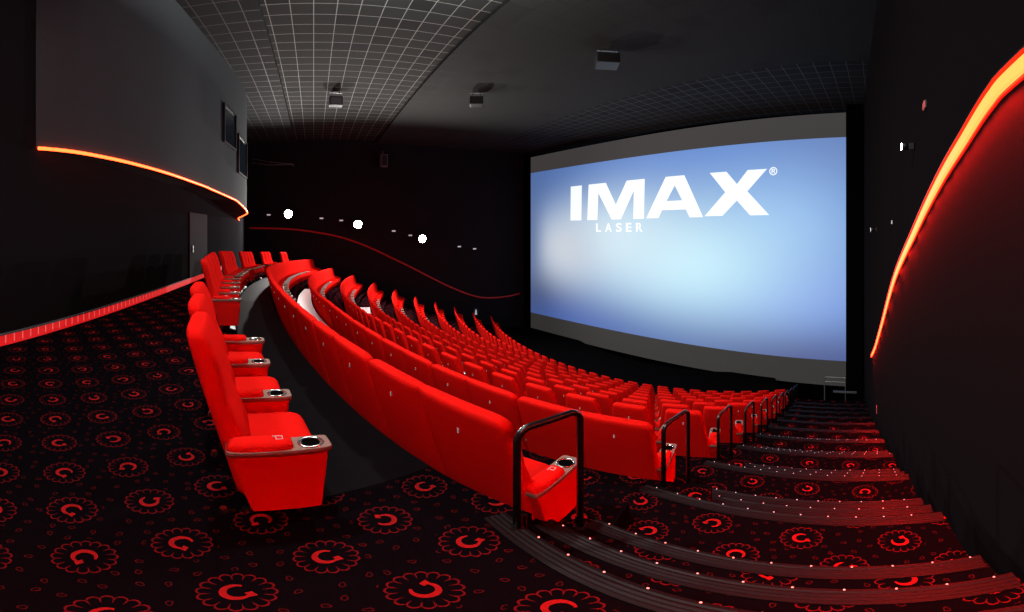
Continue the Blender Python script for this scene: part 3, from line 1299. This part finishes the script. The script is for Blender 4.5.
# upper chairs on the landing in six clusters
RV = R0 + 1.29
CL = [(0.3487, 3, 'cluster nearest the stairs'), (0.2387, 4, 'second cluster from the stairs'), (0.140, 4, 'third cluster from the stairs'),
      (0.030, 4, 'fourth cluster from the stairs'), (-0.090, 3, 'fifth cluster from the stairs'), (-0.200, 2, 'cluster farthest from the stairs')]
for ci, (sa, n, nm) in enumerate(CL):
    a0 = math.asin(sa)
    for i in range(n):
        a = a0 - (0.385 + 0.66 * i) / RV
        x, y = on_arc(RV, a)
        rz_ = a
        if ci == 0:                               # the nearest three chairs are turned a little more to the screen
            rz_ = a - 0.10
            x += (0.38 * math.cos(a) - 0.55 * math.sin(a)) - (0.38 * math.cos(rz_) - 0.55 * math.sin(rz_))
            y += (0.38 * math.sin(a) + 0.55 * math.cos(a)) - (0.38 * math.sin(rz_) + 0.55 * math.cos(rz_))
        lab = 'tall red chair along the upper aisle, %s in the %s' % (ORD[i], nm)
        make_seat('cinema_chair', 'back_v', i == 0, i == n - 1, 2 if ci < 2 else 1, x, y, warp(x, 0), rz_, lab,
                  'red chairs along the rear aisle')

cand = []
for k in range(NROW):
    Ro = R0 - DR * k
    a0 = a_end(k)
    aL = -math.asin(10.0 / (Ro))
    i = 0
    a = a0 - (0.335 + (0.065 if k == 0 else 0.03 if k == 1 else 0.0)) / Ro
    row = []
    while a > aL:
        x, y = on_arc(Ro, a)
        z = L(k) - (0.49 if k < 2 else 0.42) + warp(x, k)
        row.append([math.dist((x, y, z + 0.8), (0, 0, EYE)), k, i, x, y, z, a, False])
        a -= 0.655 / Ro
        i += 1
    row[-1][7] = True
    cand += row
cand.sort(key=lambda c: c[0])
NIND = 280
for c in cand[:NIND]:
    dist, k, i, x, y, z, a, last = c
    if k <= 1:
        back = 'back_r' if i % 2 == 0 else 'back_l'
    else:
        back = 'back_s'
    lab = 'red cinema chair, %s from the stair rail in the %s terraced row' % (ORD[i], ROWN[k])
    make_seat('cinema_chair', back, i == 0, last, 2 if dist < 5 else (1 if dist < 13 else 0), x, y, z, a, lab, 'red seats in the terraced rows')
# all remaining, farthest seats as one object
if len(cand) > NIND:
    bm = bmesh.new()
    for c in cand[NIND:]:
        dist, k, i, x, y, z, a, last = c
        Mx_ = Matrix.Translation((x, y, z)) @ Matrix.Rotation(a, 4, 'Z')
        keys = ['back_s' if k > 1 else ('back_r' if i % 2 == 0 else 'back_l'), 'cushion', 'pod', 'pad'] + (['podL', 'padL'] if last else [])
        for key in keys:
            tmp = D[key].copy()
            tmp.transform(Mx_)
            bm.from_mesh(tmp)
            bpy.data.meshes.remove(tmp)
    o = obj('cinema_seats', bm, M['red'], smooth=True)
    setp(o, 'mass of farthest small red seats at the far left ends of the rows', 'seats', 'red seats in the terraced rows', 'stuff')
print('SEATS', len(cand))

# ---------------------------------------------------------------- handrails at the row ends
WH = ['highest', 'second highest', 'third highest', 'fourth highest', 'fifth highest', 'sixth highest', 'sixth lowest', 'fifth lowest', 'third lowest', 'second lowest', 'lowest']
WH = ['first', 'second', 'third', 'fourth', 'fifth', 'sixth', 'seventh', 'eighth', 'ninth', 'tenth', 'eleventh']
for k in range(11):
    y = EDGE(k) - 0.06
    xr = -1.325 - 0.225 * k
    st3 = (L(k) - L(k + 1)) / 3
    zt = 0.73
    ln = 0.37
    rb = 0.07
    pts = [(0, 0, 0.0), (0, 0, zt - rb)]
    for j in range(1, 6):
        an = PI / 2 * j / 5
        pts.append((0, rb - rb * math.cos(an), zt - rb + rb * math.sin(an)))
    pts.append((0, ln - rb, zt))
    for j in range(1, 6):
        an = PI / 2 * j / 5
        pts.append((0, ln - rb + rb * math.sin(an), zt - rb + rb * math.cos(an)))
    pts.append((0, ln, -st3))
    t_ = thing('handrail', 'black tubular handrail hoop beside the stairs, %s one from the top' % WH[k], 'handrail', (xr, y, L(k)), 0, 'black handrails at the row ends')
    bm = bmesh.new()
    tube(bm, pts, 0.019, 12)
    obj('rail_tube', bm, M['rail'], t_, True)
    for (yy, zz) in ((0, 0.0), (ln, -st3)):
        bm = bmesh.new()
        cyl(bm, (0, yy, zz + 0.001), 0.035, 0.012, 16, 'z', 0.028)
        obj('floor_flange', bm, M['rail'], t_)

# ---------------------------------------------------------------- ceiling and wall equipment


def ceiling_device(name, label, cat, px, py, z, w_, d_, h_, rz, mat_face):
    t_ = thing(name, label, cat, (px, py, z), rz)
    bm = bmesh.new()
    box(bm, -w_ / 2, w_ / 2, -d_ / 2, d_ / 2, -h_ - 0.25, -0.25)
    bevel_all(bm, 0.03, 2)
    obj('body', bm, M['black'], t_)
    bm = bmesh.new()
    box(bm, -w_ * 0.42, w_ * 0.42, -d_ / 2 - 0.012, -d_ / 2 + 0.01, -h_ - 0.2, -0.32)
    obj('front_panel', bm, mat_face, t_)
    for sx in (-1, 1):
        bm = bmesh.new()
        tube(bm, [(sx * w_ * 0.3, 0, -0.27), (sx * w_ * 0.3, 0, 0.0)], 0.02, 6)
        obj('hanger', bm, M['metal'], t_)
    bm = bmesh.new()
    box(bm, -w_ * 0.45, w_ * 0.45, -0.04, 0.04, -0.02, 0.0)
    obj('mounting_plate', bm, M['metal'], t_)
    return t_


ceiling_device('ceiling_speaker', 'small black loudspeaker with a pale front hanging from the tiled ceiling', 'speaker', -16.3, 1.0, ZC, 0.6, 0.4, 0.45, 1.6, M['metal'])
ceiling_device('ceiling_spotlight', 'dark ceiling spotlight unit hanging near the middle of the ceiling', 'spotlight', -14.4, 7.0, ZC - 0.14, 0.6, 0.5, 0.4, 1.1, M['black'])
ceiling_device('ceiling_projector', 'black box projector hanging from the ceiling above the screen side', 'projector', -8.1, 8.6, ZC - 0.14, 0.75, 0.7, 0.38, 0.9, M['black'])
t_ = thing('wall_speaker', 'grey loudspeaker mounted high on the black left wall', 'speaker', (-25.48, 4.95, 6.75))
bm = bmesh.new()
box(bm, 0.15, 0.6, -0.26, 0.26, -0.45, 0.45)
bevel_all(bm, 0.03, 2)
obj('speaker_cabinet', bm, M['metal'], t_)
bm = bmesh.new()
box(bm, 0.6, 0.62, -0.2, 0.2, -0.38, 0.38)
obj('speaker_grille', bm, M['black'], t_)
bm = bmesh.new()
tube(bm, [(0, 0, 0.8), (0, 0, 0.3), (0.2, 0, 0.3)], 0.03, 6)
obj('bracket', bm, M['metal'], t_)
bm = bmesh.new()
tube(bm, [(0, 0, -0.3), (0.2, 0, -0.3)], 0.03, 6)
obj('bracket', bm, M['metal'], t_)

# pipe truss high on the left wall near the booth
bm = bmesh.new()
tube(bm, [(-25.2, -4.4, 6.9), (-24.9, -3.0, 6.55), (-24.7, -1.4, 6.35)], 0.03, 6)
tube(bm, [(-25.2, -4.4, 6.6), (-24.9, -3.0, 6.35), (-24.7, -1.4, 6.32)], 0.03, 6)
tube(bm, [(-24.9, -3.0, 6.55), (-25.4, -3.0, 6.7)], 0.03, 6)
tube(bm, [(-24.7, -1.4, 6.33), (-25.4, -1.4, 6.33)], 0.03, 6)
setp(obj('pipe_bracket', bm, M['metal']), 'thin grey pipe arm high on the left wall beside the booth', 'pipe')

# small white plates along the left wall
pl = [(-3.2, 2.85), (0.55, 2.60), (1.95, 2.45), (5.75, 1.70), (7.0, 1.38), (10.9, 0.50), (12.2, 0.30)]
whr = ['left of the first bright lamp', 'between the first and second lamps, the higher one', 'just left of the second bright lamp', 'right of the second bright lamp',
       'just left of the third bright lamp', 'right of the third bright lamp, nearer', 'right of the third lamp, farthest towards the screen']
for (y, z), wh_ in zip(pl, whr):
    t_ = thing('wall_plate', 'small white wall light %s' % wh_, 'wall light', (-25.48, y, z), 0, 'small white lights on the left wall')
    bm = bmesh.new()
    box(bm, 0.0, 0.06, -0.13, 0.13, -0.05, 0.05)
    bevel_all(bm, 0.012, 1)
    obj('light_cover', bm, M['plate'], t_)
    bm = bmesh.new()
    box(bm, -0.01, 0.015, -0.16, 0.16, -0.07, 0.07)
    obj('back_plate', bm, M['black'], t_)

# small pieces on the right wall
for (y, z, hw, hh, lab, mt) in ((2.92, 2.77, 0.05, 0.03, 'small reddish plate high on the right wall above the white spot lamp', 'red_plate'),
                                (5.3, 1.83, 0.05, 0.025, 'small white plate on the right wall between the two spot lamps', 'plate'),
                                (8.6, -2.95, 0.06, 0.10, 'small red lit marker low on the right wall by the stairs', 'red_plate')):
    t_ = thing('wall_marker', lab, 'wall plate', (wall_x(y), y, z))
    bm = bmesh.new()
    box(bm, -0.012, 0.0, -hw * 1.2, hw * 1.2, -hh * 1.2, hh * 1.2)
    obj('back_plate', bm, M['black'], t_)
    bm = bmesh.new()
    box(bm, -0.022, -0.012, -hw, hw, -hh, hh)
    obj('cover', bm, M[mt], t_)

# guard rail in front of the screen's right end
t_ = thing('guard_rail', 'dark steel guard rail low in front of the right end of the screen', 'guard rail', (-2.1, 17.0, -6.0))
for x in (-0.5, 0.5):
    bmp = bmesh.new()
    tube(bmp, [(x, 0, -2.4), (x, 0, 0.33)], 0.025, 6)
    obj('post', bmp, M['metal'], t_)
for z in (0.33, 0.07):
    bm = bmesh.new()
    tube(bm, [(-0.5, 0, z), (0.5, 0, z)], 0.02, 6)
    obj('rail_bar', bm, M['metal'], t_)
bm = bmesh.new()
box(bm, -2.05, -1.0, 15.9, 16.0, -6.02, -5.95)
setp(obj('trim_stage_edge', bm, M['metal']), kind='structure')

# small white way-out sign low on the left wall near the screen
t_ = thing('wall_sign', 'small white sign low on the left wall beside the front rows', 'sign', (-25.46, 12.3, -4.75))
bm = bmesh.new()
box(bm, 0.0, 0.04, -0.22, 0.22, -0.30, 0.30)
obj('sign_board', bm, M['black'], t_)
bm = bmesh.new()
prism = [(-0.10, -0.24), (0.10, -0.24), (0.06, 0.10), (0.0, 0.24), (-0.06, 0.10)]
prism_x(bm, prism, 0.04, 0.05)
obj('sign_mark', bm, M['plate'], t_)
